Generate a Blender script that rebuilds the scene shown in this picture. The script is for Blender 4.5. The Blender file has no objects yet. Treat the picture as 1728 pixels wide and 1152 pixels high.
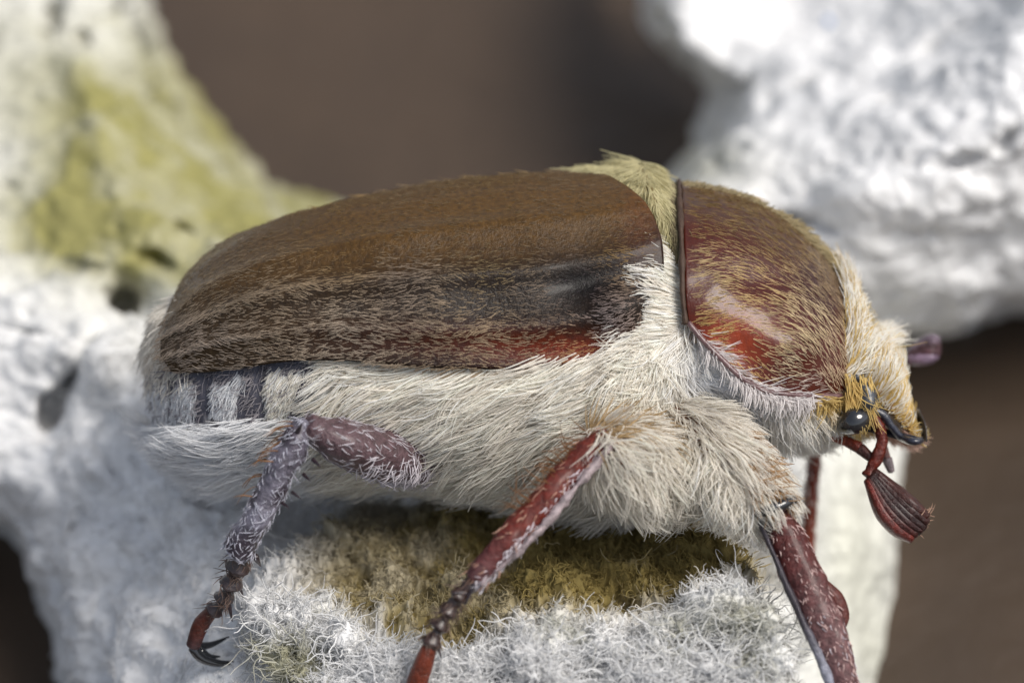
import bpy, math
import numpy as np
from mathutils import Matrix, Vector

# ------------------------------------------------------------------ set-up
# 1 unit = 1 cm.  Geometry is written in a frame whose x is along the beetle, y across it and z dorsal;
# that frame leans back by PITCH because the beetle clings to a sloping carton.
sc = bpy.context.scene
sc.unit_settings.scale_length = 0.01
PITCH = math.radians(40)
ROT = Matrix.Rotation(-PITCH, 3, 'X')
DC = 13.0                      # camera distance from the beetle's middle
rng = np.random.default_rng(7)

cam = bpy.data.cameras.new('camera')
camo = bpy.data.objects.new('camera', cam)
sc.collection.objects.link(camo)
camo.location = ROT @ Vector((0, -DC, 0))
camo.rotation_euler = (math.radians(90) - PITCH, 0, 0)
cam.sensor_width = 36
cam.lens = 36 * DC / 3.456
cam.clip_start = 0.1
cam.clip_end = 500
cam.dof.use_dof = True
cam.dof.focus_distance = DC - 0.48
cam.dof.aperture_fstop = 0.44
sc.camera = camo

SUN = (ROT @ Vector((0.50, -0.68, 0.54))).normalized()
world = bpy.data.worlds.new('World'); sc.world = world
world.use_nodes = True
nt = world.node_tree
bg = nt.nodes['Background']
sky = nt.nodes.new('ShaderNodeTexSky')
sky.sky_type = 'NISHITA'
sky.sun_disc = False
sky.sun_elevation = math.asin(SUN.z)
sky.sun_rotation = math.atan2(SUN.x, SUN.y)
sky.dust_density = 2.5
hs = nt.nodes.new('ShaderNodeHueSaturation')          # hazy, greyer sky
hs.inputs['Saturation'].default_value = 0.5
nt.links.new(sky.outputs[0], hs.inputs['Color'])
nt.links.new(hs.outputs[0], bg.inputs[0])
bg.inputs[1].default_value = 0.055
sun = bpy.data.lights.new('sun', 'SUN')
sun.energy = 1.3
sun.angle = math.radians(32)
sun.color = (1.0, 0.95, 0.88)
suno = bpy.data.objects.new('sun', sun)
sc.collection.objects.link(suno)
suno.rotation_euler = SUN.to_track_quat('Z', 'Y').to_euler()

sc.view_settings.view_transform = 'Standard'
sc.view_settings.look = 'None'
sc.view_settings.gamma = 1
sc.view_settings.exposure = 1.42
sc.cycles.use_denoising = True
sc.cycles.max_bounces = 8
sc.cycles.diffuse_bounces = 5
sc.cycles.glossy_bounces = 3
sc.cycles.transmission_bounces = 4
sc.cycles.caustics_reflective = False
sc.cycles_curves.shape = 'RIBBONS'

# ------------------------------------------------------------------ helpers
def lin(r, g, b):
    c = np.array([r, g, b], float) / 255
    return np.where(c <= 0.04045, c / 12.92, ((c + 0.055) / 1.055) ** 2.4)

def U(px, py, y=0.0):
    """a point of the 1728x1152 plan at depth y -> cm"""
    px, py, y = np.broadcast_arrays(np.asarray(px, float), np.asarray(py, float), np.asarray(y, float))
    k = (DC + y) / DC / 500.0
    return np.stack([(px - 864) * k, y, (576 - py) * k], -1)

def to_px(P):
    k = 500.0 * DC / (DC + P[..., 1])
    return P[..., 0] * k + 864, 576 - P[..., 2] * k

def spl(pts, t):
    """Catmull-Rom through pts, chord-length parameter t in 0..1"""
    p = np.asarray(pts, float)
    d = np.r_[0, np.cumsum(np.linalg.norm(np.diff(p[:, :2], axis=0), axis=1))]
    d /= d[-1]
    t = np.asarray(t, float)
    m = np.gradient(p, d, axis=0)
    i = np.clip(np.searchsorted(d, t, side='right') - 1, 0, len(d) - 2)
    h = (d[i + 1] - d[i])[:, None]
    s = ((t - d[i]) / (d[i + 1] - d[i]))[:, None]
    return ((2*s**3 - 3*s**2 + 1) * p[i] + (s**3 - 2*s**2 + s) * h * m[i]
            + (-2*s**3 + 3*s**2) * p[i+1] + (s**3 - s**2) * h * m[i+1])

def smooth_interp(x, xs, ys, k):
    """piecewise-linear profile with its kinks rounded off"""
    g = np.linspace(-.3, 1.3, 801); y = np.interp(g, xs, ys)
    lo, hi = g < 0, g > 1
    y[lo] = ys[0] + (g[lo]) * (ys[1] - ys[0]) / (xs[1] - xs[0]); y[hi] = ys[-1] + (g[hi] - 1) * (ys[-1] - ys[-2]) / (xs[-1] - xs[-2])
    w = np.hanning(k); y = np.convolve(y, w / w.sum(), 'same')
    return np.interp(x, g, y)

def sstep(a, b, x):
    t = np.clip((x - a) / (b - a), 0, 1)
    return t * t * (3 - 2 * t)

def gau(px, py, cx, cy, rx, ry, ang=0):
    c, s = math.cos(math.radians(ang)), math.sin(math.radians(ang))
    dx, dy = px - cx, py - cy
    return np.exp(-(((dx * c + dy * s) / rx) ** 2 + ((-dx * s + dy * c) / ry) ** 2))

_perm = np.random.default_rng(3).integers(0, 2**31, (4, 256))
def vnoise(P, scale, seed=0):
    """smooth value noise in -1..1"""
    Q = P * scale + seed * 17.31
    i = np.floor(Q).astype(int); f = Q - i
    f = f * f * f * (f * (f * 6 - 15) + 10)
    out = 0
    def h(a, b, c):
        k = _perm[0][a & 255] ^ (_perm[1][b & 255] << 1) ^ (_perm[2][c & 255] << 2)
        k = (k * 2654435761) & 0xFFFFFFFF
        return (k ^ (k >> 15)) % 65536 / 32767.5 - 1
    for dx in (0, 1):
        wx = f[..., 0] if dx else 1 - f[..., 0]
        for dy in (0, 1):
            wy = f[..., 1] if dy else 1 - f[..., 1]
            for dz in (0, 1):
                wz = f[..., 2] if dz else 1 - f[..., 2]
                out = out + wx * wy * wz * h(i[..., 0] + dx, i[..., 1] + dy, i[..., 2] + dz)
    return out

def fbm(P, scale, oct=4, gain=0.5, seed=0):
    o = 0; a = 1
    for k in range(oct):
        o = o + a * vnoise(P, scale * 2.03 ** k, seed + k); a *= gain
    return o

def nrm(v):
    return v / np.maximum(np.linalg.norm(v, axis=-1, keepdims=True), 1e-9)

# ------------------------------------------------------------------ materials
MATS = {}
def mat(name, color=None, attr='col', rough=0.5, coat=0.0, coat_rough=0.2, spec=0.5, bump=None, mottled=0.0,
        mscale=30.0, transl=0.0, sss=0.0):
    if name in MATS: return MATS[name]
    m = bpy.data.materials.new(name); m.use_nodes = True
    n = m.node_tree.nodes; l = m.node_tree.links
    b = n['Principled BSDF']
    b.inputs['Roughness'].default_value = rough
    b.inputs['Specular IOR Level'].default_value = spec
    b.inputs['Coat Weight'].default_value = coat
    b.inputs['Coat Roughness'].default_value = coat_rough
    tc = n.new('ShaderNodeTexCoord')
    if color is None:
        a = n.new('ShaderNodeAttribute'); a.attribute_name = attr
        col = a.outputs['Color']
    else:
        a = n.new('ShaderNodeRGB'); a.outputs[0].default_value = (*color, 1)
        col = a.outputs[0]
    if mottled:
        t = n.new('ShaderNodeTexNoise'); t.inputs['Scale'].default_value = mscale
        t.inputs['Detail'].default_value = 6
        l.new(tc.outputs['Object'], t.inputs['Vector'])
        r = n.new('ShaderNodeMapRange')
        r.inputs['From Min'].default_value = 0.3; r.inputs['From Max'].default_value = 0.7
        r.inputs['To Min'].default_value = 1 - mottled; r.inputs['To Max'].default_value = 1 + mottled
        l.new(t.outputs[0], r.inputs[0])
        mx = n.new('ShaderNodeVectorMath'); mx.operation = 'SCALE'
        l.new(col, mx.inputs[0]); l.new(r.outputs[0], mx.inputs['Scale'])
        col = mx.outputs[0]
    l.new(col, b.inputs['Base Color'])
    if bump:
        src = None
        for (sc_, st, ds) in bump:
            t = n.new('ShaderNodeTexNoise'); t.inputs['Scale'].default_value = sc_
            t.inputs['Detail'].default_value = 5; t.inputs['Roughness'].default_value = 0.6
            l.new(tc.outputs['Object'], t.inputs['Vector'])
            bp = n.new('ShaderNodeBump'); bp.inputs['Strength'].default_value = st
            bp.inputs['Distance'].default_value = ds
            l.new(t.outputs[0], bp.inputs['Height'])
            if src: l.new(src, bp.inputs['Normal'])
            src = bp.outputs[0]
        l.new(src, b.inputs['Normal'])
    if sss:
        b.inputs['Subsurface Weight'].default_value = sss
        b.inputs['Subsurface Radius'].default_value = (0.06, 0.03, 0.015)
        b.inputs['Subsurface Scale'].default_value = 1.0
    if transl:
        tr = n.new('ShaderNodeBsdfTranslucent'); l.new(col, tr.inputs[0])
        ms = n.new('ShaderNodeMixShader'); ms.inputs[0].default_value = transl
        l.new(b.outputs[0], ms.inputs[1]); l.new(tr.outputs[0], ms.inputs[2])
        l.new(ms.outputs[0], n['Material Output'].inputs['Surface'])
    MATS[name] = m
    return m

def hair_mat(name, rough=0.5, transl=0.35, spec=0.3):
    return mat(name, attr='tint', rough=rough, transl=transl, spec=spec)

# ------------------------------------------------------------------ builders
BASE = {}
def empty(name, parent=None, base=None, **props):
    o = bpy.data.objects.new(name, None)
    o.empty_display_size = 0.2
    sc.collection.objects.link(o)
    if base is not None:
        BASE[o.name] = Vector(base)
        o.location = ROT @ Vector(base)
        o.rotation_euler = (-PITCH, 0, 0)
    if parent is not None: put(o, parent)
    for k, v in props.items(): o[k] = v
    return o

def put(o, parent):
    o.parent = parent
    b = BASE.get(parent.name)
    if b is not None: o.location = -b

def mesh_obj(name, V, F, material, parent=None, col=None, smooth=True, **props):
    me = bpy.data.meshes.new(name)
    V = np.ascontiguousarray(V.reshape(-1, 3), np.float32)
    F = np.asarray(F, np.int32)
    me.vertices.add(len(V)); me.vertices.foreach_set('co', V.ravel())
    k = F.shape[1]
    me.loops.add(F.size); me.loops.foreach_set('vertex_index', F.ravel())
    me.polygons.add(len(F)); me.polygons.foreach_set('loop_start', np.arange(0, F.size, k, dtype=np.int32))
    me.update(calc_edges=True); me.validate()
    if smooth: me.polygons.foreach_set('use_smooth', np.ones(len(me.polygons), bool))
    if col is not None:
        a = me.attributes.new('col', 'FLOAT_COLOR', 'POINT')
        c = np.ones((len(V), 4), np.float32); c[:, :3] = np.asarray(col, np.float32).reshape(-1, 3)
        a.data.foreach_set('color', c.ravel())
    me.materials.append(material)
    o = bpy.data.objects.new(name, me)
    sc.collection.objects.link(o)
    if parent is not None: put(o, parent)
    for k_, v in props.items(): o[k_] = v
    return o

def grid_faces(nu, nv, close_v=False, flip=False):
    i = np.arange(nu - 1)[:, None]; j = np.arange(nv if close_v else nv - 1)[None, :]
    j2 = (j + 1) % nv
    a = i * nv + j; b = i * nv + j2; c = (i + 1) * nv + j2; d = (i + 1) * nv + j
    f = np.stack(np.broadcast_arrays(a, b, c, d), -1).reshape(-1, 4)
    return f[:, ::-1] if flip else f

def coons(T, B, F, R, nu, nv):
    """T,B over u; F (u=0), R (u=1) over v; angular spacing in v -> (nu,nv,2) px and v"""
    u = np.linspace(0, 1, nu)
    v = 1 - np.cos(np.linspace(0, math.pi / 2, nv))
    t, b, f, r = spl(T, u), spl(B, u), spl(F, v), spl(R, v)
    u_, v_ = u[:, None, None], v[None, :, None]
    P = ((1 - v_) * t[:, None] + v_ * b[:, None] + (1 - u_) * f[None] + u_ * r[None]
         - (1 - u_) * (1 - v_) * t[0] - u_ * (1 - v_) * t[-1] - (1 - u_) * v_ * b[0] - u_ * v_ * b[-1])
    return P, u, v

def gnormals(P, close_v=False):
    du = np.gradient(P, axis=0)
    if close_v:
        dv = np.roll(P, -1, 1) - np.roll(P, 1, 1)
    else:
        dv = np.gradient(P, axis=1)
    return nrm(np.cross(du, dv))

def tube(ctr, ru, ry, n=24, m=20, power=2.0, caps=True):
    """closed tube: ctr rows (px,py,y), ru px radius in the lateral plane, ry cm across -> grid (n,m,3), outward normals"""
    ctr = np.asarray(ctr, float)
    k = np.linspace(0, 1, n)
    d = np.r_[0, np.cumsum(np.linalg.norm(np.diff(ctr[:, :2], axis=0), axis=1))]; d /= d[-1]
    C = spl(ctr, k)
    C3 = U(C[:, 0], C[:, 1], C[:, 2])
    a = np.interp(k, d, np.asarray(ru, float)) / 500
    b = np.interp(k, d, np.asarray(ry, float) if ry is not None else np.asarray(ru, float) / 500)
    Tn = nrm(np.gradient(C3, axis=0))
    Yv = np.array([0, 1.0, 0])
    N = nrm(np.cross(Tn, Yv)); Bn = nrm(np.cross(Tn, N))
    if caps:                                   # round both ends
        e0 = a[0] * 0.55; e1 = a[-1] * 0.55
        ss = np.array([0.0, 0.45, 0.8])
        C3 = np.concatenate([C3[0] - Tn[0] * e0 * (1 - ss)[:, None], C3, C3[-1] + Tn[-1] * e1 * (1 - ss[::-1])[:, None]])
        rs = np.array([0.02, 0.7, 0.93])
        a = np.r_[a[0] * rs, a, a[-1] * rs[::-1]]; b = np.r_[b[0] * rs, b, b[-1] * rs[::-1]]
        N = np.concatenate([np.repeat(N[:1], 3, 0), N, np.repeat(N[-1:], 3, 0)])
        Bn = np.concatenate([np.repeat(Bn[:1], 3, 0), Bn, np.repeat(Bn[-1:], 3, 0)])
    th = np.linspace(0, 2 * math.pi, m, endpoint=False)
    c, s = np.cos(th), np.sin(th)
    if power != 2:
        c = np.sign(c) * abs(c) ** (2 / power); s = np.sign(s) * abs(s) ** (2 / power)
    return C3[:, None] + N[:, None] * (a[:, None] * c)[..., None] + Bn[:, None] * (b[:, None] * s)[..., None]

def tube_obj(name, ctr, ru, ry, material, parent, col=None, n=20, m=16, rough=0.0, rscale=20, power=2.0, **props):
    P = tube(ctr, ru, ry, n, m, power)
    if rough: P = P + gnormals(P, True) * -(rough * fbm(P, rscale, 3))[..., None]
    c = None
    if col is not None:
        c = col(P) if callable(col) else np.broadcast_to(np.asarray(col), P.shape)
    o = mesh_obj(name, P, grid_faces(P.shape[0], P.shape[1], True), material, parent, c, **props)
    return o, P

def sample(P, n, weight=None, close_v=False):
    """n random points on grid P with outward-ish normals"""
    Q = np.concatenate([P, P[:, :1]], 1) if close_v else P
    a, b, c, d = Q[:-1, :-1], Q[:-1, 1:], Q[1:, 1:], Q[1:, :-1]
    nn = np.cross(c - a, d - b)
    w = np.linalg.norm(nn, axis=-1)
    if weight is not None:
        w = w * weight((a + b + c + d) / 4, nrm(nn))
    w = w.ravel(); w = w / w.sum()
    idx = rng.choice(len(w), n, p=w)
    r, s = rng.random((2, n, 1))
    fl = lambda q: q.reshape(-1, 3)[idx]
    p = (1 - r) * ((1 - s) * fl(a) + s * fl(b)) + r * ((1 - s) * fl(d) + s * fl(c))
    return p, nrm(fl(nn))

def field(px, py, rows, p=2.5, k=None):
    """Shepard interpolation of rows (px,py,val...)"""
    rows = np.asarray(rows, float)
    d2 = (px[:, None] - rows[None, :, 0]) ** 2 + (py[:, None] - rows[None, :, 1]) ** 2 + 60
    w = d2 ** (-p / 2 * 1.4)
    w /= w.sum(1, keepdims=True)
    return w @ rows[:, 2:]

def grow(name, p, nrml, comb, L, tint, material, parent, lift=0.35, jit=0.25, curl=0.3, rad=0.0035, npt=6, sink=0.008,
         droop=0.0, clump=0, tip=0.25, **props):
    """hair strands as a curves object; comb: image-plane direction rows (dx, dy_down)"""
    n = len(p)
    c = np.stack([comb[:, 0], np.zeros(n), -comb[:, 1]], -1)
    c = c - nrml * (c * nrml).sum(-1, keepdims=True)
    c = nrm(c)
    lf = lift if np.ndim(lift) else np.full(n, lift)
    lf = np.asarray(lf)[:, None]
    d = nrm(c * (1 - lf) + nrml * lf + rng.normal(0, jit, (n, 3)) * 0.7)
    L = np.asarray(L)[:, None] * rng.uniform(0.65, 1.25, (n, 1))
    side = nrm(np.cross(c, nrml))
    bend = -nrml * lf * 0.55 + side * rng.normal(0, curl, (n, 1)) + c * 0.15
    bend[:, 2] -= droop
    t = np.linspace(0, 1, npt)
    pts = (p - nrml * sink)[:, None] + L[:, None] * (t[None, :, None] * d[:, None] + (t ** 2)[None, :, None] * bend[:, None])
    w = rng.normal(0, 1, (n, 1, 3)) * np.sin(t * 5.0 + rng.uniform(0, 6, (n, 1)))[..., None] * (t[None, :, None]) * 0.05
    pts = pts + w * L[:, None]
    if clump:
        ci = rng.choice(n, max(1, n // clump), replace=False)
        best = np.zeros(n, int); bd = np.full(n, 1e9)
        for a in range(0, len(ci), 256):
            dd = ((p[:, None] - p[None, ci[a:a + 256]]) ** 2).sum(-1)
            k = dd.argmin(1); v = dd[np.arange(n), k]
            better = v < bd; best[better] = ci[a:a + 256][k[better]]; bd[better] = v[better]
        pts = pts + (pts[best] - pts) * (t ** 1.2 * 0.55)[None, :, None]
    hc = bpy.data.hair_curves.new(name)
    hc.add_curves([npt] * n)
    hc.attributes['position'].data.foreach_set('vector', np.ascontiguousarray(pts, np.float32).ravel())
    ra = hc.attributes.get('radius') or hc.attributes.new('radius', 'FLOAT', 'POINT')
    rr = rad * rng.uniform(0.7, 1.2, (n, 1)) * (1 - (1 - tip) * t[None] ** 1.6)
    ra.data.foreach_set('value', rr.astype(np.float32).ravel())
    ta = hc.attributes.new('tint', 'FLOAT_COLOR', 'CURVE')
    cc = np.ones((n, 4), np.float32)
    cc[:, :3] = np.clip(tint * rng.uniform(0.78, 1.15, (n, 1)), 0, 0.9)
    ta.data.foreach_set('color', cc.ravel())
    hc.materials.append(material)
    o = bpy.data.objects.new(name, hc)
    sc.collection.objects.link(o)
    put(o, parent)
    o['kind'] = 'stuff'
    for k_, v in props.items(): o[k_] = v
    return o

# ------------------------------------------------------------------ table
TZ = -1.75                    # height of the table top below the beetle's middle
m_table = mat('brown_wood', color=(0.045, 0.028, 0.016), rough=0.6, mottled=0.25, mscale=0.8, bump=[(3, 0.3, 0.1)])
tb = np.array([[-40, -40, TZ], [40, -40, TZ], [40, 60, TZ], [-40, 60, TZ]], float)
mesh_obj('table', tb, [[0, 1, 2, 3]], m_table, kind='structure', label='dark brown table top under the egg carton', smooth=False)

def table_depth(px, py):
    """depth y at which the view through (px,py) meets the table top"""
    cz = DC * math.sin(PITCH)
    zz = (576 - py) / 500.0 / DC
    den = math.sin(PITCH) - zz * math.cos(PITCH)
    return (cz - TZ) / den - DC

# ------------------------------------------------------------------ egg carton
def axis_px(lo, a, b, hi, fine, coarse):
    return np.r_[np.arange(lo, a, coarse), np.arange(a, b, fine), np.arange(b, hi + 1, coarse)]
gx = axis_px(-420, -60, 1790, 2150, 2.6, 9)
gy = axis_px(-260, -50, 1200, 2200, 2.6, 9)
PX, PY = np.meshgrid(gx, gy, indexing='ij')

def tps(pts, px, py):
    pts = np.asarray(pts, float); n = len(pts)
    s = 600.0
    X = pts[:, :2] / s
    r2 = ((X[:, None] - X[None]) ** 2).sum(-1)
    K = r2 * np.log(r2 + 1e-9) / 2 + np.eye(n) * 1e-3
    Pm = np.c_[np.ones(n), X]
    A = np.block([[K, Pm], [Pm.T, np.zeros((3, 3))]])
    w = np.linalg.solve(A, np.r_[pts[:, 2], 0, 0, 0])
    out = w[n] + w[n + 1] * px / s + w[n + 2] * py / s
    for k in range(n):
        q = ((px / s - X[k, 0]) ** 2 + (py / s - X[k, 1]) ** 2)
        out = out + w[k] * q * np.log(q + 1e-9) / 2
    return out

back = tps([(-400, -200, 1.9), (0, 0, 2.3), (120, 150, 1.85), (50, 350, 1.55), (200, 400, 1.2), (330, 350, 1.35), (240, 200, 1.55), (30, 520, 1.0), (150, 600, 0.8),
            (100, 720, 0.85), (260, 680, 0.62), (320, 800, 0.42), (230, 900, 0.4), (130, 900, 0.65), (330, 1000, 0.05), (200, 1100, 0.3), (420, 1000, -0.12), (360, 1110, -0.2), (300, 1200, -0.22),
            (450, 850, 0.35), (550, 750, 0.75), (600, 500, 1.05), (850, 600, 1.0), (850, 850, 0.6), (1100, 600, 1.1), (1000, 350, 1.5), (700, 330, 1.7),
            (1300, 700, 1.1), (1440, 760, 1.0), (1440, 950, 0.8), (1440, 1120, 0.7), (1330, 340, 1.5), (1450, 300, 1.25), (1600, 210, 1.2), (1728, 120, 1.25), (1728, 380, 1.55), (1600, 430, 1.5),
            (1500, 490, 1.5), (1350, 100, 2.6), (1500, 40, 2.6), (1620, 60, 2.0), (1250, 240, 1.8), (1150, 30, 2.6), (1235, 50, 2.9), (2100, 0, 1.5), (2100, 400, 2.0), (1700, 1150, 2.2), (1600, 1100, 2.1),
            (900, 1200, 0.3), (1400, 1400, 0.2), (200, 1400, -0.2), (900, 2100, -0.8), (-300, 2100, -.6), (2000, 2100, 0.2), (-400, 700, .8)], PX, PY)

crest = np.interp(PX, [300, 480, 620, 740, 830, 900, 1000, 1100, 1180, 1240, 1330, 1500], [970, 1000, 1060, 1095, 1080, 1058, 1056, 1050, 1012, 992, 1005, 1060])
dcr = crest - PY                                     # >0 above the crest: the shelf that runs in under the beetle
ledge = np.interp(dcr, [-1200, -300, -110, -40, 0, 25, 60, 110, 170, 230], [-0.35, -0.74, -0.74, -0.71, -0.61, -0.50, -0.38, -0.22, -0.04, 0.2])
ledge = ledge + 0.28 * sstep(760, 430, PX)
lp = [(395, 1010), (440, 950), (500, 895), (640, 850), (900, 845), (1130, 850), (1230, 885), (1290, 950), (1332, 1020), (1340, 1100), (1350, 1300), (1350, 2400), (520, 2400), (500, 1200), (440, 1120)]

def sdist(poly, px, py):
    """signed distance in px, positive inside"""
    poly = np.asarray(poly, float)
    d = np.full(px.shape, 1e9); ins = np.zeros(px.shape, bool)
    for a, b in zip(poly, np.roll(poly, -1, 0)):
        e = b - a
        t = np.clip(((px - a[0]) * e[0] + (py - a[1]) * e[1]) / (e @ e), 0, 1)
        d = np.minimum(d, np.hypot(px - a[0] - t * e[0], py - a[1] - t * e[1]))
        c = ((a[1] > py) != (b[1] > py)) & (px < (b[0] - a[0]) * (py - a[1]) / (b[1] - a[1] + 1e-12) + a[0])
        ins ^= c
    return np.where(ins, d, -d)

wob = 9 * fbm(np.stack([PX / 100, PY / 100, PX * 0], -1), 1.3, 3)
ls = sdist(lp, PX, PY) + wob
depth = back + (np.minimum(ledge, back) - back) * sstep(-6, 34, ls)
wells = [[(150, -300), (200, -40), (232, 60), (262, 140), (300, 205), (345, 262), (400, 310), (470, 350), (600, 400), (900, 430), (1080, 400), (1150, 330), (1195, 275),
          (1222, 225), (1262, 180), (1285, 140), (1225, 108), (1165, 70), (1120, 10), (1090, -300)],
         [(1330, 560), (1400, 530), (1470, 528), (1540, 548), (1620, 542), (1690, 520), (1760, 490), (1900, 470), (2200, 500), (2300, 1010), (1900, 1010), (1680, 1050), (1590, 1090),
          (1520, 1160), (1480, 1180), (1500, 1090), (1514, 1000), (1512, 900), (1505, 760), (1480, 700), (1400, 640)],
         [(-500, 800), (-60, 850), (0, 862), (40, 876), (72, 912), (88, 975), (100, 1050), (120, 1110), (150, 1170), (190, 1260), (150, 1600), (-500, 1700)]]
wsc = sdist(wells[2], PX, PY) + wob * 0.9
ws = np.maximum(sdist(wells[0], PX, PY), sdist(wells[1], PX, PY)) + wob * 0.9
td = table_depth(PX, PY)
lipw = 85 + 110 * gau(PX, PY, 300, 250, 200, 260)
depth = depth + (0.30 + 0.45 * gau(PX, PY, 330, 280, 200, 260)) * np.clip(1 + ws / lipw, 0, 1) ** 2
depth = depth + 0.25 * sstep(-70, 0, wsc) ** 2 + np.where(wsc > 0, 0.95 * (1 - np.exp(-wsc / 22)), 0)
inside = np.clip(ws, 0, None)
depth = depth + np.where(ws > 0, 1.35 * (1 - np.exp(-inside / 22)) + inside * 0.004, 0)
# dents and slits pressed into the pulp
for cx, cy, rx, ry, a, h in [(88, 22, 6, 20, 5, .14), (196, 18, 8, 20, 15, .14), (140, 62, 10, 14, 20, .08), (75, 60, 8, 12, 40, .08), (268, 156, 7, 13, 10, .14), (310, 388, 22, 9, 35, .14),
                             (262, 440, 30, 13, 25, .16), (215, 512, 48, 42, 20, .55), (120, 640, 60, 17, -55, .35), (88, 700, 26, 12, -70, .2), (155, 585, 14, 9, -40, .2),
                             (45, 560, 26, 7, 10, .1), (130, 450, 40, 10, 10, .09), (20, 320, 14, 9, 0, .08), (190, 790, 30, 9, 60, .06), (120, 900, 8, 40, 20, .08), (165, 1030, 10, 40, 12, .09),
                             (1610, 275, 32, 7, -8, .12), (1700, 235, 9, 26, 35, .1), (1500, 170, 40, 9, -25, .1), (1370, 150, 60, 16, -25, .16), (1600, 70, 70, 14, -30, .2),
                             (1330, 375, 55, 15, 5, .2), (1215, 280, 20, 14, 0, .2), (1300, 180, 30, 15, -30, .12), (1110, 20, 30, 14, 0, .1), (1420, 90, 20, 12, 30, .08)]:
    depth = depth + h * gau(PX, PY, cx, cy, rx, ry, a)
CV = U(PX, PY, depth)
N = gnormals(CV); N = np.where((N[..., 1:2] > 0), -N, N)
soft = 1 - 0.65 * gau(PX, PY, 1440, 930, 80, 330)          # the pale post is smoother
ledge_w = sstep(-6, 34, ls)
amp = 0.045 * fbm(CV * [1, .6, 1.3], 4.2, 3, .5, 1) + 0.010 * (1 - 2 * np.abs(fbm(CV * [1, .6, 1.5], 9, 2, .45, 5))) + 0.0025 * fbm(CV, 50, 2, .5, 9)
amp = amp - 0.035 * np.clip(fbm(CV * [1, .6, 1.6], 6, 3, .5, 77) - .45, 0, 1)
amp = amp * soft + ledge_w * (0.048 * fbm(CV, 8, 3, .6, 11) + 0.026 * (1 - 2 * np.abs(fbm(CV, 30, 3, .6, 15))))
CV = CV + N * amp[..., None]
keep = (depth + 0.02 < td + 0.25) & ~((ws > 46))
td2 = table_depth(*to_px(CV))
CV[..., :] = np.where((CV[..., 1] > td2 - 0.01)[..., None], U(PX, PY, td + 0.01), CV)
# pulp colour: grey-white with yellow-green dyed patches, and shelf shade painted in olive
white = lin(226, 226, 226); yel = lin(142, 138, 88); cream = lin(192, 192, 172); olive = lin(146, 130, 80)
sy = np.clip(1.5 * gau(PX, PY, 290, 290, 200, 200) + 0.45 * gau(PX, PY, 30, 90, 280, 200) + 1.3 * gau(PX, PY, 440, 350, 140, 80) + 0.6 * gau(PX, PY, 130, 400, 240, 90) + 0.8 * gau(PX, PY, 1600, 1130, 120, 90)
             + 0.4 * gau(PX, PY, 1180, 280, 120, 60), 0, 1)
olive_shade = sstep(-5, 35, dcr + wob * 1.5) * ledge_w * sstep(430, 620, PX)  # olive pulp tint that also paints the body's shade onto the shelf
pat = np.clip(0.5 + 0.6 * fbm(CV, 3.5, 4, .6, 21), 0, 1)
sc_ = gau(PX, PY, 1440, 950, 110, 330)
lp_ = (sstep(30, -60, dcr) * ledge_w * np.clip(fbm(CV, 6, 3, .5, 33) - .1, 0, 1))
col = white + (yel - white) * np.clip(sy * (0.75 + 0.35 * pat), 0, 1)[..., None]
col = col + (cream - col) * (0.7 * sc_)[..., None]
col = col + (olive - col) * np.clip(olive_shade * (0.75 + 0.4 * pat), 0, 1)[..., None]
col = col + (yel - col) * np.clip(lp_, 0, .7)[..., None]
col = col * (0.92 + 0.08 * fbm(CV, 25, 3, .5, 40))[..., None]
F = grid_faces(len(gx), len(gy))
kf = keep.ravel()[F].all(1)
m_pulp = mat('grey_pulp', rough=0.95, spec=0.15, mottled=0.07, mscale=22, bump=[(40, 0.16, 0.02), (130, 0.22, 0.006)])
F = F[kf]
used = np.unique(F); remap = np.full(PX.size, -1); remap[used] = np.arange(len(used))
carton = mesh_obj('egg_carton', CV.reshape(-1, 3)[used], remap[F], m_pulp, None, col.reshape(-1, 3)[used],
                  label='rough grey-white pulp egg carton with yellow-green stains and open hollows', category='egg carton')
carton.rotation_euler = (-PITCH, 0, 0)

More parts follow.
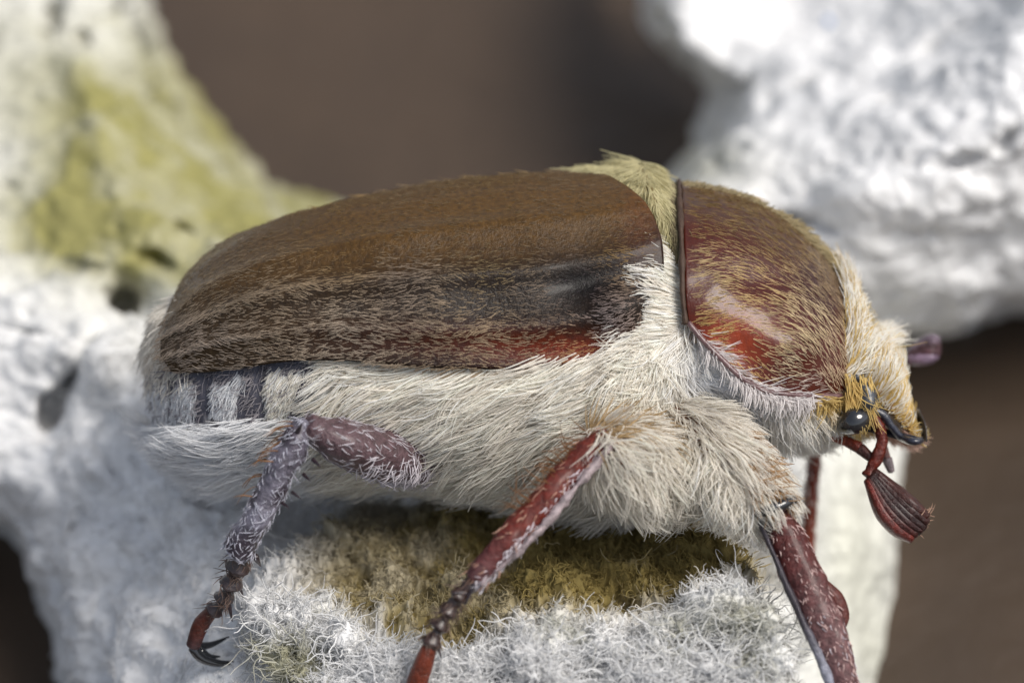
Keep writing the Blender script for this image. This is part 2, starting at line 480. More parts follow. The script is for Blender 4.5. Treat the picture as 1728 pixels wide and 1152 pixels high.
# loose paper fibres standing out of the pulp
m_fib = hair_mat('paper_fibre', rough=0.9, transl=0.25, spec=0.1)
def loops(n, wfun, L, rad, h, tintf, npt=10, along=0.0):
    """tangled paper fibres: wandering threads that leave the pulp and come back to it"""
    w = np.clip(wfun(PX, PY), 0, None) * keep * (ws < -5)
    w = (w / w.sum()).ravel()
    i = rng.choice(w.size, n, p=w)
    p = CV.reshape(-1, 3)[i]
    nn = CN.reshape(-1, 3)[i]
    e1 = nrm(np.cross(nn, rng.normal(0, 1, (n, 3)) * [.45, 1, 1]))
    if along:
        ax = np.array([1.0, 0, 0]) * np.sign(rng.normal(0, 1, (n, 1))); e1 = nrm(e1 * (1 - along) + nrm(ax - nn * (ax * nn).sum(-1, keepdims=True)) * along)
        nn = nrm(nn * .9 + [0, -.4, 0])
    e2 = np.cross(nn, e1)
    Ln = L * rng.uniform(.4, 1.5, (n, 1))
    t = np.linspace(0, 1, npt)
    ang = (rng.normal(0, 1.6, (n, 1)) * t + 0.7 * np.sin(t * rng.uniform(4, 11, (n, 1)) + rng.uniform(0, 6, (n, 1)))) * (1 - .55 * along)
    step = Ln / npt
    x = np.cumsum(np.cos(ang) * step, 1); z = np.cumsum(np.sin(ang) * step, 1)
    hh = h * rng.uniform(.1, 1.3, (n, 1)) ** 1.5 * np.sin(np.pi * (t * rng.uniform(.55, 1.05, (n, 1)))) + .001
    pts = p[:, None] + e1[:, None] * x[..., None] + e2[:, None] * z[..., None] + nn[:, None] * hh[..., None]
    hc = bpy.data.hair_curves.new('loose_fibres'); hc.add_curves([npt] * n)
    hc.attributes['position'].data.foreach_set('vector', np.ascontiguousarray(pts, np.float32).ravel())
    ra = hc.attributes.get('radius') or hc.attributes.new('radius', 'FLOAT', 'POINT')
    ra.data.foreach_set('value', (rad * rng.uniform(.5, 1.3, (n, 1)) * (1 - .5 * t[None] ** 3)).astype(np.float32).ravel())
    ta = hc.attributes.new('tint', 'FLOAT_COLOR', 'CURVE')
    cc = np.ones((n, 4), np.float32); cc[:, :3] = np.clip(tintf(col.reshape(-1, 3)[i]) * rng.uniform(.8, 1.15, (n, 1)), 0, .9)
    ta.data.foreach_set('color', cc.ravel())
    hc.materials.append(m_fib)
    o = bpy.data.objects.new('loose_fibres', hc); sc.collection.objects.link(o); put(o, carton); o['kind'] = 'stuff'
CN = gnormals(CV); CN = np.where(CN[..., 1:2] > 0, -CN, CN)
inl = lambda px, py: sstep(-25, 10, ls) * (py < 1190) * (py > 840)
loops(24000, inl, 0.05, 0.0018, .003, lambda c: c * 1.02, npt=6)
loops(4200, lambda px, py: inl(px, py) * sstep(15, -25, dcr), 0.11, 0.0020, .003, lambda c: c * .8 + .18, npt=8, along=.6)
loops(60, lambda px, py: inl(px, py) * (dcr > -60), 0.16, 0.0024, .03, lambda c: c * .9 + .08)
loops(3500, lambda px, py: (px < 560) * (px > 100) * (py > 560) * (py < 1190) * (ls < 10), 0.05, 0.003, .004, lambda c: c, npt=6)
# a fleck of blue dye in the pulp
fp = tube([(1394, 30, 1.9), (1399, 38, 1.9), (1402, 47, 1.9)], [3, 8, 4], [.012, .02, .012], 6, 8)
pj = int(np.argmin(abs(gx - 1399))), int(np.argmin(abs(gy - 38)))
fp = U(*to_px(fp), float(CV[pj][1]) - 0.012 + (fp[..., 1] - 1.9) * .6)
mesh_obj('dye_fleck', fp, grid_faces(*fp.shape[:2], True), mat('blue_dye', color=tuple(lin(60, 110, 170)), rough=.9), carton, label='tiny blue fleck in the pulp')

# ------------------------------------------------------------------ beetle
beetle = empty('beetle', base=tuple(U(880, 860, 0.0)), label='brown furry cockchafer beetle clinging sideways to the egg carton', category='beetle')

m_ely = mat('elytron_chitin', rough=0.36, coat=0.1, coat_rough=0.12, spec=0.22, mottled=0.35, mscale=60, bump=[(45, 0.2, 0.02), (120, 0.35, 0.010)])
m_pro = mat('pronotum_chitin', rough=0.3, coat=0.4, coat_rough=0.12, spec=0.2, mottled=0.2, mscale=40, bump=[(110, 0.35, 0.008)])
m_dark = mat('dark_chitin', rough=0.3, coat=0.4, coat_rough=0.15, spec=0.5, mottled=0.25, mscale=40, bump=[(70, 0.4, 0.012)])
m_leg = mat('leg_chitin', rough=0.36, coat=0.2, coat_rough=0.2, spec=.35, mottled=0.4, mscale=45, bump=[(45, 0.7, 0.02), (120, .5, .008)])
m_eye = mat('eye_gloss', color=(0.012, 0.013, 0.016), rough=0.12, coat=0.8, coat_rough=0.05)
m_skin = mat('body_cuticle', rough=0.6, spec=0.3, mottled=0.25, mscale=30, bump=[(60, 0.4, 0.01)])
m_fur = hair_mat('fur_strand', rough=0.55, transl=0.42, spec=0.25)
m_bristle = hair_mat('short_bristle', rough=0.45, transl=0.2, spec=0.2)

CREAM = np.array([0.92, 0.872, 0.785]); GOLD = np.array([0.60, 0.44, 0.17]); BLUEW = np.array([0.87, 0.88, 0.90])
BROWN = np.array([0.22, 0.11, 0.05]); YOL = np.array([0.56, 0.51, 0.30]); GREY = np.array([0.55, 0.53, 0.52]); LILAC = np.array([0.62, 0.58, 0.62])

# --- body: one continuous trunk (thorax and abdomen)
ST = np.array([(245, 585, 612, 650, .08), (262, 538, 612, 712, .20), (300, 500, 616, 762, .33), (360, 450, 616, 795, .43), (450, 408, 614, 806, .49), (560, 378, 611, 806, .53),
               (700, 350, 614, 806, .555), (850, 334, 617, 826, .57), (1000, 322, 615, 846, .56), (1080, 318, 600, 838, .545), (1120, 322, 585, 800, .525), (1165, 335, 590, 768, .50),
               (1250, 352, 622, 735, .465), (1340, 420, 650, 728, .41), (1410, 530, 665, 722, .33), (1450, 600, 670, 712, .2)], float)
nb = 150
t_ = np.linspace(0, 1, nb)
S = spl(np.c_[ST[:, 0], ST[:, 0] * 0, ST[:, 1:]], t_)[:, [0, 2, 3, 4, 5]]
th = np.linspace(0, 2 * math.pi, 64, endpoint=False)
ct, st = np.cos(th), np.sin(th)                                  # th=0 dorsal, pi/2 near side
mid, up, dn, hw = S[:, 2][:, None], (S[:, 2] - S[:, 1])[:, None], (S[:, 3] - S[:, 2])[:, None], S[:, 4][:, None]
py_b = mid - np.where(ct > 0, up * ct, dn * np.sign(ct) * -1 * np.abs(ct) * -1)
yy_b = -hw * np.sign(st) * np.abs(st) ** 0.8
px_b = np.repeat(S[:, :1], 64, 1)
seg = np.zeros_like(px_b)
for sx in (352, 446, 548): seg += gau(px_b + (py_b - 650) * -0.12, py_b * 0, sx, 0, 9, 1)
yy_b = yy_b * (1 - 0.035 * seg * (px_b < 620))
BP = U(px_b, py_b, yy_b)
bcol = np.broadcast_to(lin(80, 80, 90), BP.shape).copy()
bcol[px_b > 566] = lin(170, 152, 130)
bcol[(px_b < 566) & (py_b > 712)] = lin(170, 168, 168)
bcol[px_b < 285] = lin(186, 172, 156)
body = mesh_obj('body', BP, grid_faces(nb, 64, True), m_skin, beetle, bcol)
# outward normals of this grid face outwards?  fix sign by centre test
BN = gnormals(BP, True); cen = BP.mean(1, keepdims=True); BS = 1 if ((BP - cen) * BN).sum() > 0 else -1

def samp_body(n, w):
    p, nn = sample(BP, n, lambda c, q: w(*to_px(c), c), True)
    i = np.argmin(abs(cen[:, 0, 0][None] - p[:, :1]), 1)
    s = np.sign(((p - cen[i, 0]) * nn).sum(-1, keepdims=True)); return p, nn * s

comb_rows = [  # px, py, dx, dy(down), length, lift, tint rgb
    (1125, 470, -1, -.15, .10, .25, *CREAM), (1130, 540, -1, -.05, .11, .25, *CREAM), (1110, 610, -.5, .8, .10, .5, *CREAM), (1110, 690, -.3, .9, .10, .55, *CREAM),
    (1070, 650, -.7, .6, .13, .45, *CREAM), (1175, 610, .9, .35, .12, .25, *BLUEW), (1230, 650, 1, .35, .13, .3, *(BLUEW * .95)), (1190, 690, .5, .7, .15, .35, *(GREY * .8)),
    (1310, 700, .25, 1, .16, .4, .9, .88, .84), (1380, 710, .6, .8, .13, .35, .88, .82, .72), (1420, 690, .6, .7, .12, .35, *(GOLD * 1.1)),
    (1000, 660, -1, .45, .17, .28, *CREAM), (900, 660, -1, .42, .17, .25, *(CREAM * .97)), (800, 690, -.95, .5, .17, .25, *CREAM), (700, 650, -.95, .3, .16, .25, *CREAM),
    (620, 660, -.9, .45, .14, .25, *CREAM), (600, 720, -.9, .5, .14, .28, *CREAM), (700, 760, -.7, .7, .16, .32, *(CREAM * .95)), (850, 780, -.6, .75, .18, .35, *(CREAM * .92)),
    (1000, 800, -.5, .8, .18, .4, *(CREAM * .85)), (650, 810, -.5, .85, .15, .4, *(CREAM * .9)), (480, 760, -1, .1, .14, .35, *(BLUEW * .98)), (380, 760, -1, .25, .15, .4, *BLUEW),
    (290, 730, -.9, .5, .14, .45, *BLUEW), (260, 660, -.95, .3, .08, .4, *BLUEW), (420, 810, -.8, .5, .16, .45, *BLUEW), (550, 810, -.7, .7, .15, .4, *(BLUEW * .9))]
def fur_on_body(n, w, name='fur', **kw):
    p, q = samp_body(n, w)
    px, py = to_px(p)
    f = field(px, py, comb_rows)
    tint = f[:, 4:7]
    return grow(name, p, q, f[:, :2], f[:, 2] * kw.pop('ls', 1), tint, m_fur, body, lift=np.clip(f[:, 3], .1, .7), **kw)

def ely_edge(px):
    return np.interp(px, [240, 287, 340, 420, 500, 560, 640, 720, 800, 900, 970, 1030, 1075, 1100, 1112, 1150, 1185, 1220, 1252, 1290, 1340, 1420],
                     [640, 627, 628, 618, 607, 607, 613, 620, 622, 622, 612, 591, 568, 540, 440, 420, 570, 605, 635, 655, 662, 664])
under = lambda px, py: (py > ely_edge(px) - 14)
patchrow = lambda px, py: (px < 572) & (py < 712)
fur_on_body(21000, lambda px, py, c: under(px, py) * (1 - .95 * gau(px, py, 1150, 700, 22, 60)) * ~patchrow(px, py) * (c[..., 1] < 0.1) * np.where(px > 1000, 1.3, 1), jit=.12, curl=.22, rad=.0027, clump=18, droop=.03, ls=1.1)
fur_on_body(5000, lambda px, py, c: under(px, py) * ~patchrow(px, py) * (c[..., 1] > 0.05), jit=.2, curl=.3, rad=.006, name='fur')
# tuft where thorax meets the front wing edge
fur_on_body(2600, lambda px, py, c: (gau(px, py, 1105, 670, 42, 70) > .35) * (c[..., 1] < 0), jit=.5, curl=.7, rad=.003, ls=.85, clump=12)
fur_on_body(1900, lambda px, py, c: (px > 1150) * (px < 1275) * (py > 575) * (py < 705) * (c[..., 1] < 0), jit=.15, curl=.25, rad=.0026, ls=1.0, clump=10)
fur_on_body(2200, lambda px, py, c: (px > 1098) * (px < 1165) * (py > 445) * (py < 600) * (c[..., 1] < 0), jit=.12, curl=.15, rad=.003, ls=.8, clump=8)
# white chin fluff hanging under the pronotum
p, q = samp_body(1900, lambda px, py, c: (px > 1265) * (px < 1420) * (py > 655) * (c[..., 1] < .05) * 1.0)
px, py = to_px(p)
grow('fur', p, q, np.c_[np.interp(px, [1270, 1410], [.05, .5]), 0 * px + 1], np.full(1900, .15), np.tile([.9, .88, .83], (1900, 1)), m_fur, body, lift=.3, jit=.12, curl=.25, rad=.0026, clump=14)
# chalk-white scale patches of the abdomen
patches = [[(292, 640), (325, 630), (335, 645), (326, 690), (292, 700)], [(366, 690), (360, 650), (390, 628), (425, 622), (410, 650), (402, 700)],
           [(458, 690), (460, 640), (472, 614), (520, 612), (508, 655), (486, 706)], [(238, 640), (285, 630), (280, 710), (250, 715)]]
def in_patch(px, py):
    return np.max([sdist(q, px, py) for q in patches], 0) > -1
p, q = samp_body(8000, lambda px, py, c: in_patch(px, py) * (c[..., 1] < -.02))
px, py = to_px(p)
grow('scale_patch', p, q, np.c_[-.55 + 0 * px, .8 + 0 * px], np.full(len(px), .055), np.where((px > 440)[:, None], CREAM * 1.03, BLUEW * 1.05), m_fur, body,
     lift=.2, jit=.10, curl=.15, rad=.003, label='chalk-white scale patches along the abdomen')
p, q = samp_body(2200, lambda px, py, c: patchrow(px, py) * under(px, py) * (c[..., 1] < -.02))
grow('fur', p, q, np.tile([-.7, .6], (2200, 1)), np.full(2200, .045), np.tile(LILAC * .5, (2200, 1)), m_fur, body, lift=.2, jit=.3, curl=.4, rad=.0028)

# short pale down on the tail tip
p, q = samp_body(1500, lambda px, py, c: (px < 330) * (py > 490) * (py < 650) * 1.0)
grow('fur', p, q, np.tile([-.5, .8], (1500, 1)), np.full(1500, .06), np.tile(CREAM * .85, (1500, 1)), m_fur, body, lift=.3, jit=.2, curl=.3, rad=.0032)

# --- elytra
NU, NV = 170, 80
ET = [(1012, 287), (900, 290), (800, 298), (700, 312), (600, 333), (520, 354), (450, 376), (400, 394), (350, 424), (314, 460), (294, 500)]
EB = [(1100, 540), (1075, 568), (1030, 592), (970, 612), (900, 622), (800, 622), (720, 620), (640, 613), (560, 608), (500, 609), (420, 619), (340, 629), (289, 627)]
EF = [(1012, 287), (1060, 316), (1095, 350), (1115, 400), (1120, 440), (1116, 490), (1100, 540)]
ER = [(294, 500), (280, 545), (272, 600), (289, 627)]
EP, eu, ev = coons(ET, EB, EF, ER, NU, NV)
W = smooth_interp(eu, [0, .06, .2, .5, .75, .88, .96, 1], [.50, .545, .585, .605, .57, .50, .41, .36], 121)[:, None]
f = np.sqrt(np.clip(1 - (1 - ev) ** 2.15, 0, 1))[None]
ey = -W * f
EX, EY = EP[..., 0], EP[..., 1]
E3 = U(EX, EY, ey)
EN = gnormals(E3); EN = np.where(EN[..., 1:2] > 0, -EN, EN)
vv = np.broadcast_to(ev[None], EX.shape); uu = np.broadcast_to(eu[:, None], EX.shape)
fade = np.sin(np.clip(uu, 0.02, .98) * math.pi) ** .5
rib = sum(a * np.exp(-((vv - c - d * (uu - .4) ** 2) / w) ** 2) for c, d, w, a in [(.09, 0, .05, .008), (.30, .05, .06, .02), (.54, .0, .05, .026), (.80, -.1, .05, .018)]) * fade
rib = rib + .05 * gau(EX, EY, 1040, 525, 46, 40) - .022 * gau(EX, EY, 990, 478, 60, 34) - .012 * gau(EX, EY, 930, 590, 160, 26)
rib = rib + 0.004 * fbm(E3, 6, 2, .5, 50)
E3 = E3 + EN * rib[..., None]
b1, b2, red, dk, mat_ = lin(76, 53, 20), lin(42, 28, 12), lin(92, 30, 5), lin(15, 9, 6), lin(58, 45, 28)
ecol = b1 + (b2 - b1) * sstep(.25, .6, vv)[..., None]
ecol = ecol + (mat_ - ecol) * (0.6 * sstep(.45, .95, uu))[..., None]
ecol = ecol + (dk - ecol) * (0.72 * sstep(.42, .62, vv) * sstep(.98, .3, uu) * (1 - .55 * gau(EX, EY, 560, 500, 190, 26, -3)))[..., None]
ecol = ecol + (red - ecol) * np.clip(1.1 * gau(EX, EY, 985, 594, 170, 28, 3) + .2 * gau(EX, EY, 1085, 380, 40, 80) + .15 * gau(EX, EY, 700, 575, 170, 30), 0, 1)[..., None]
ecol = ecol + (dk * .6 - ecol) * np.clip(1.0 * gau(EX, EY, 985, 478, 55, 28), 0, .9)[..., None]  # painted shade in the dip above the shoulder bump
ecol = ecol * (1 - .6 * sstep(.985, 1, vv) * (uu < .97))[..., None]
elys = []
for sgn, nm in ((1, 'elytron'), (-1, 'elytron')):
    V = E3 * [1, sgn, 1]
    o = mesh_obj(nm, V, grid_faces(NU, NV, flip=(sgn > 0)), m_ely, beetle, ecol)
    sm = o.modifiers.new('shell', 'SOLIDIFY'); sm.thickness = 0.014; sm.offset = -1
    elys.append(o)
# fine pale bristles lying back along the wing case
nh = 15000
p, q = sample(E3, nh, lambda c, n_: 0.7 + 0.9 * sstep(420, 480, to_px(c)[1] + (to_px(c)[0] - 700) * .06))
q = np.where(q[:, 1:2] > 0, -q, q)
px, py = to_px(p)
hf = field(px, py, [(350, 600, .075, .38, .31, .25), (350, 450, .045, .26, .2, .13), (600, 400, .04, .30, .19, .07), (850, 340, .04, .30, .2, .08), (600, 570, .08, .38, .31, .24),
                    (850, 450, .05, .27, .2, .1), (700, 490, .07, .30, .235, .18), (900, 500, .06, .22, .17, .13), (850, 560, .075, .42, .31, .2), (1000, 590, .065, .46, .27, .12), (1030, 545, .05, .34, .28, .27),
                    (1050, 420, .05, .34, .22, .09), (950, 360, .045, .28, .2, .12), (985, 478, .03, .06, .05, .07)], p=1.9)
cmb = np.c_[-1 + 0 * px, np.interp(px, [300, 500, 1100], [.12, 0, .12]) + .11 * (np.sin(px / 37 + py / 23) + np.sin(px / 61 - py / 17 + 1) + np.sin(px / 19 + py / 41 + 2))]
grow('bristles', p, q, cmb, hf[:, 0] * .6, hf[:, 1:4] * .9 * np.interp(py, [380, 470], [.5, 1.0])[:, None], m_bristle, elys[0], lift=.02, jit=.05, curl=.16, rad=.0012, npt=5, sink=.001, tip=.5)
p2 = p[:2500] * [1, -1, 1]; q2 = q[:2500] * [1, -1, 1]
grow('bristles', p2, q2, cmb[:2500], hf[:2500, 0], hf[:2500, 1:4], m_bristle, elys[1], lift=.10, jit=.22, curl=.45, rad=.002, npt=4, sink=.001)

# --- scutellum region with flat olive-yellow hair
ST_ = [(985, 285), (1040, 280), (1090, 275), (1115, 296), (1142, 314)]
SB = [(986, 289), (1060, 321), (1097, 358), (1118, 410), (1146, 450)]
SP, su, sv = coons(ST_, SB, [ST_[0], SB[0]], [ST_[-1], ((ST_[-1][0] + SB[-1][0]) / 2 + 2, 380), SB[-1]], 50, 30)
yb = np.interp(su, [0, .35, .55, .78, 1], [-.06, -.25, -.335, -.41, -.46])[:, None]
S3 = U(SP[..., 0], SP[..., 1], yb * np.sqrt(1 - (1 - sv[None]) ** 2.0) + .012)
scut = mesh_obj('scutellum', S3, grid_faces(50, 30), mat('scutellum_cuticle', color=tuple(lin(96, 82, 44)), rough=.6), beetle)
sm = scut.modifiers.new('shell', 'SOLIDIFY'); sm.thickness = .02; sm.offset = -1
p, q = sample(S3, 3000); q = np.where(q[:, 1:2] > 0, -q, q)
px, py = to_px(p)
grow('fur', p, q, np.c_[np.interp(px, [990, 1060, 1140], [-1, -.2, .25]), np.interp(px, [990, 1060, 1140], [.1, .8, 1])], np.full(3000, .075),
     np.where((px > 1125)[:, None], np.array([.24, .2, .12]), YOL), m_fur, scut, lift=.05, jit=.08, curl=.2, rad=.0022, clump=16, sink=.0)
p2 = p[:800] * [1, -1, 1]; q2 = q[:800] * [1, -1, 1]
grow('fur', p2, q2, np.tile([-.3, .6], (800, 1)), np.full(800, .1), np.tile(YOL, (800, 1)), m_fur, scut, lift=.15, jit=.15, rad=.0036)

# --- pronotum
PT = [(1150, 308), (1200, 315), (1250, 328), (1300, 352), (1340, 378), (1380, 415), (1410, 455), (1435, 490), (1450, 525)]
PB = [(1162, 545), (1187, 575), (1220, 608), (1252, 638), (1290, 658), (1340, 666), (1418, 668)]
PF = [(1150, 308), (1153, 370), (1156, 440), (1157, 500), (1162, 545)]
PR = [(1450, 525), (1453, 560), (1447, 605), (1436, 640), (1418, 668)]
PP, pu, pv = coons(PT, PB, PF, PR, 90, 70)
PW = smooth_interp(pu, [0, .15, .4, .7, .9, 1], [.535, .55, .55, .50, .43, .38], 161)[:, None]
pyv = -PW * np.sqrt(np.clip(1 - (1 - pv) ** 2.1, 0, 1))[None]
QX, QY = PP[..., 0], PP[..., 1]
P3 = U(QX, QY, pyv)
PN = gnormals(P3); PN = np.where(PN[..., 1:2] > 0, -PN, PN)
P3 = P3 + PN * (.035 * gau(QX, QY, 1325, 580, 60, 45) - .02 * gau(QX, QY, 1250, 590, 50, 30, 40) - .022 * gau(QX, QY, 1290, 470, 60, 30) + .004 * fbm(P3, 7, 2))[..., None]
pvv = np.broadcast_to(pv[None], QX.shape)
pc1, pc2, pc3 = lin(64, 36, 15), lin(64, 19, 5), lin(46, 17, 10)
pcol = pc1 + (pc2 - pc1) * sstep(.12, .4, pvv)[..., None]
pcol = pcol + (pc3 - pcol) * np.clip(gau(QX, QY, 1400, 480, 70, 60), 0, 1)[..., None]
pcol = pcol + (lin(128, 46, 10) - pcol) * np.clip(gau(QX, QY, 1230, 580, 60, 50), 0, .8)[..., None]
pcol = pcol + (lin(86, 58, 52) - pcol) * np.clip(.8 * sstep(.95, 1, pvv), 0, 1)[..., None]
pron = mesh_obj('pronotum', P3, grid_faces(90, 70), m_pro, beetle, pcol)
pronf = mesh_obj('pronotum', P3 * [1, -1, 1], grid_faces(90, 70, flip=True), m_pro, beetle, pcol)
for o in (pron, pronf):
    sm = o.modifiers.new('shell', 'SOLIDIFY'); sm.thickness = .02; sm.offset = -1
# raised rim along its hind edge
rimc = np.c_[spl(PF, np.linspace(0, 1, 12)), np.interp(np.linspace(0, 1, 12), np.linspace(0, 1, 70), np.zeros(70))]
rv = np.linspace(0, 1, 12); rimc[:, 2] = -.535 * np.sqrt(1 - (1 - rv) ** 2.1) - .004
rimc[:, 0] -= 5
tube_obj('rim', rimc, [5] * 12, [.014] * 12, m_skin, pron, col=lin(66, 50, 40), n=60, m=10, rough=.003, label='taupe rolled hind rim')
rb = np.c_[spl(PB, np.linspace(0, 1, 14)), np.interp(np.linspace(0, 1, 14), pu, -PW[:, 0]) - .004]
tube_obj('rim', rb, [5] * 14, [.012] * 14, m_dark, pron, col=lin(96, 70, 70), n=40, m=10, label='pinkish lower rim')
nh = 4200
p, q = sample(P3, nh); q = np.where(q[:, 1:2] > 0, -q, q)
px, py = to_px(p)
pf = field(px, py, [(1180, 360, 1, .25, .06, .40, .26, .10), (1300, 390, 1, .5, .06, .40, .27, .11), (1400, 480, .8, .8, .06, .42, .3, .18), (1180, 480, 1, -.35, .07, .62, .46, .24), (1260, 480, 1, .25, .08, .66, .47, .22),
                    (1200, 560, 1, -.2, .075, .66, .44, .17), (1300, 560, 1, .2, .08, .70, .54, .3), (1370, 530, .75, .7, .075, .72, .58, .36), (1250, 620, .6, .55, .07, .62, .4, .16), (1330, 620, .9, .3, .06, .66, .54, .36),
                    (1400, 600, .7, .7, .075, .68, .52, .34), (1350, 655, .9, .1, .06, .6, .5, .44), (1430, 580, .4, .9, .08, .6, .46, .3)])
grow('bristles', p, q, pf[:, :2] + .12 * np.c_[fbm(p, 9, 2, .5, 71), fbm(p, 9, 2, .5, 72)], pf[:, 2] * .58, pf[:, 3:6] * .75 * np.interp(py + (1300 - px) * .3, [360, 470], [.5, 1])[:, None], m_bristle, pron, lift=.04, jit=.05, curl=.15, rad=.0014, npt=5, sink=.001, tip=.4)  # tint darkened towards the top to tone down sunlit hair
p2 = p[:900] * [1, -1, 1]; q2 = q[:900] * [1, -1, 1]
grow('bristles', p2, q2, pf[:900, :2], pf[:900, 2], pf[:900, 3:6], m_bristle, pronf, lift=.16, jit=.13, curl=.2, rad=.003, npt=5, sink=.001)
# upstanding down along the top line and the lower edge
sel = lambda c, n_: (np.abs(c[..., 1]) < .12) * 1.0
p, q = sample(P3, 700, sel); q = np.where(q[:, 1:2] > 0, -q, q)
px, py = to_px(p)
grow('down', p, q, np.c_[0 * px + .6, 0 * px + .2], np.interp(px, [1150, 1300, 1450], [.02, .03, .08]), np.tile([.46, .38, .22], (700, 1)), m_fur, pron, lift=.55, jit=.25, rad=.0022, sink=.002)
sel = lambda c, n_: (to_px(c)[1] > np.interp(to_px(c)[0], [1160, 1187, 1220, 1252, 1290, 1340, 1420], [540, 565, 598, 628, 648, 656, 658])) * 1.0
p, q = sample(P3, 1100, sel); q = np.where(q[:, 1:2] > 0, -q, q)
px, py = to_px(p)
grow('fringe', p + [0, 0, -.01], q, np.c_[0 * px + .7, 0 * px + .8], np.full(1100, .055), np.where((px > 1370)[:, None], GOLD, np.array([.80, .76, .75])), m_fur, pron, lift=.3, jit=.3, curl=.6, rad=.0026)

# --- head
head_c = [(1412, 640, 0), (1440, 648, 0), (1465, 662, 0), (1490, 688, 0), (1514, 715, 0), (1538, 735, 0)]
m_head = mat('head_cuticle', rough=.45, coat=.3, mottled=.2)
HP = tube(head_c, [46, 58, 52, 38, 24, 9], [.30, .34, .34, .32, .29, .24], 40, 40)
hx, hy = to_px(HP)
hcol = np.broadcast_to(lin(104, 74, 30), HP.shape)
head = mesh_obj('head', HP, grid_faces(HP.shape[0], 40, True), m_head, beetle, hcol)
hc_ = HP.mean(1)
def samp_tube(P, n, w=None):
    p, q = sample(P, n, w, True)
    c = P.mean(1); i = ((p[:, None] - c[None]) ** 2).sum(-1).argmin(1)
    s = np.sign(((p - c[i]) * q).sum(-1, keepdims=True))
    return p, q * np.where(s == 0, 1, s)
p, q = samp_tube(HP, 5200, lambda c, n_: (to_px(c)[1] < 640 + (to_px(c)[0] - 1440) * 1.02) * 1.0)
px, py = to_px(p)
grow('fur', p, q, np.c_[np.interp(py, [560, 640, 720], [.15, .45, .5]), 0 * px - .9], np.interp(py, [560, 640, 690, 735], [.19, .15, .07, .05]),
     np.where((rng.random(5200) < np.interp(py, [600, 660, 720], [.06, .22, .6]))[:, None], GOLD * 1.15, CREAM), m_fur, head, lift=.5, jit=.10, curl=.15, rad=.0026, clump=12)
p, q = samp_tube(HP, 1400, lambda c, n_: (to_px(c)[1] > 690 + (to_px(c)[0] - 1440) * .4) * (to_px(c)[0] < 1535) * 1.0)
px, py = to_px(p)
grow('fur', p, q, np.c_[np.interp(px, [1400, 1520], [-.3, .6]), 0 * px + .9], np.full(1400, .06), np.tile([.62, .42, .34], (1400, 1)), m_fur, head, lift=.4, jit=.25, curl=.3, rad=.0026)
# fringe coming over the face from under the pronotum
sel = lambda c, n_: (to_px(c)[0] > 1425) * (to_px(c)[1] < 650) * 1.0
p, q = sample(P3, 1500, sel); q = np.where(q[:, 1:2] > 0, -q, q)
grow('fringe', p, q, np.tile([.6, -.6], (1500, 1)), np.full(1500, .11), np.where((rng.random(1500) < .25)[:, None], GOLD, CREAM), m_fur, pron, lift=.4, jit=.12, rad=.0024)
# eye, cheek ridge, clypeus lip
tube_obj('eye', [(1424, 716, -.36), (1440, 710, -.39), (1458, 702, -.37)], [17, 23, 17], [.04, .05, .04], m_eye, head, n=14, m=18, label='glossy black eye')
tube_obj('eye_ridge', [(1444, 636, -.36), (1458, 655, -.375), (1466, 678, -.375), (1470, 700, -.36)], [7, 14, 16, 9], [.03, .04, .045, .03], m_dark, head, col=lin(50, 54, 62), rough=.008, n=24, m=14, label='blue-black ridge above the eye')
lipn = [(1468, 690, -.36), (1490, 700, -.355), (1504, 718, -.345), (1522, 738, -.32), (1552, 741, -.25), (1554, 738, -.1), (1554, 738, .1), (1552, 740, .24)]
tube_obj('clypeus', lipn, [7, 8, 7, 7, 6, 6, 6, 5], [.02] * 8, m_dark, head, col=lin(34, 36, 48), n=46, m=10, label='dark blue-black upturned face edge')
tube_obj('clypeus', [(1541, 690, -.02), (1549, 715, -.02), (1551, 742, -.02)], [4, 6, 5], [.2, .24, .25], m_dark, head, col=lin(44, 40, 40), n=10, m=24)
tube_obj('eye', [(1420, 716, .325), (1440, 710, .34), (1462, 700, .33)], [15, 20, 15], [.04, .06, .04], m_eye, head, n=14, m=18, label='glossy black eye')
er = U(rng.uniform(1425, 1470, 160), rng.uniform(630, 690, 160), -.40)
grow('fringe', er, np.tile([0, -1., 0], (160, 1)), np.tile([.2, .9], (160, 1)), np.full(160, .07), np.tile(GOLD * 1.2, (160, 1)), m_fur, head, lift=.05, jit=.2, rad=.002, sink=-.005)
# mouth feelers
redleg = lin(88, 26, 11); darkred = lin(58, 22, 16)
palp = empty('palp', beetle)
tube_obj('segment', [(1405, 736, -.28), (1428, 744, -.30)], [8, 9], None, m_leg, palp, col=lin(120, 50, 24), n=8, m=10)
tube_obj('segment', [(1430, 745, -.30), (1450, 755, -.32)], [9, 10], None, m_leg, palp, col=redleg, n=8, m=10)
tube_obj('segment', [(1452, 757, -.32), (1474, 776, -.34)], [10, 7], None, m_leg, palp, col=darkred, n=8, m=10)
palp = empty('palp', beetle)
tube_obj('segment', [(1490, 752, -.22), (1496, 772, -.22)], [7, 7], None, m_leg, palp, col=lin(110, 80, 76), n=8, m=10)
tube_obj('segment', [(1497, 775, -.22), (1504, 795, -.22)], [9, 6], None, m_leg, palp, col=lin(120, 108, 110), n=8, m=10)

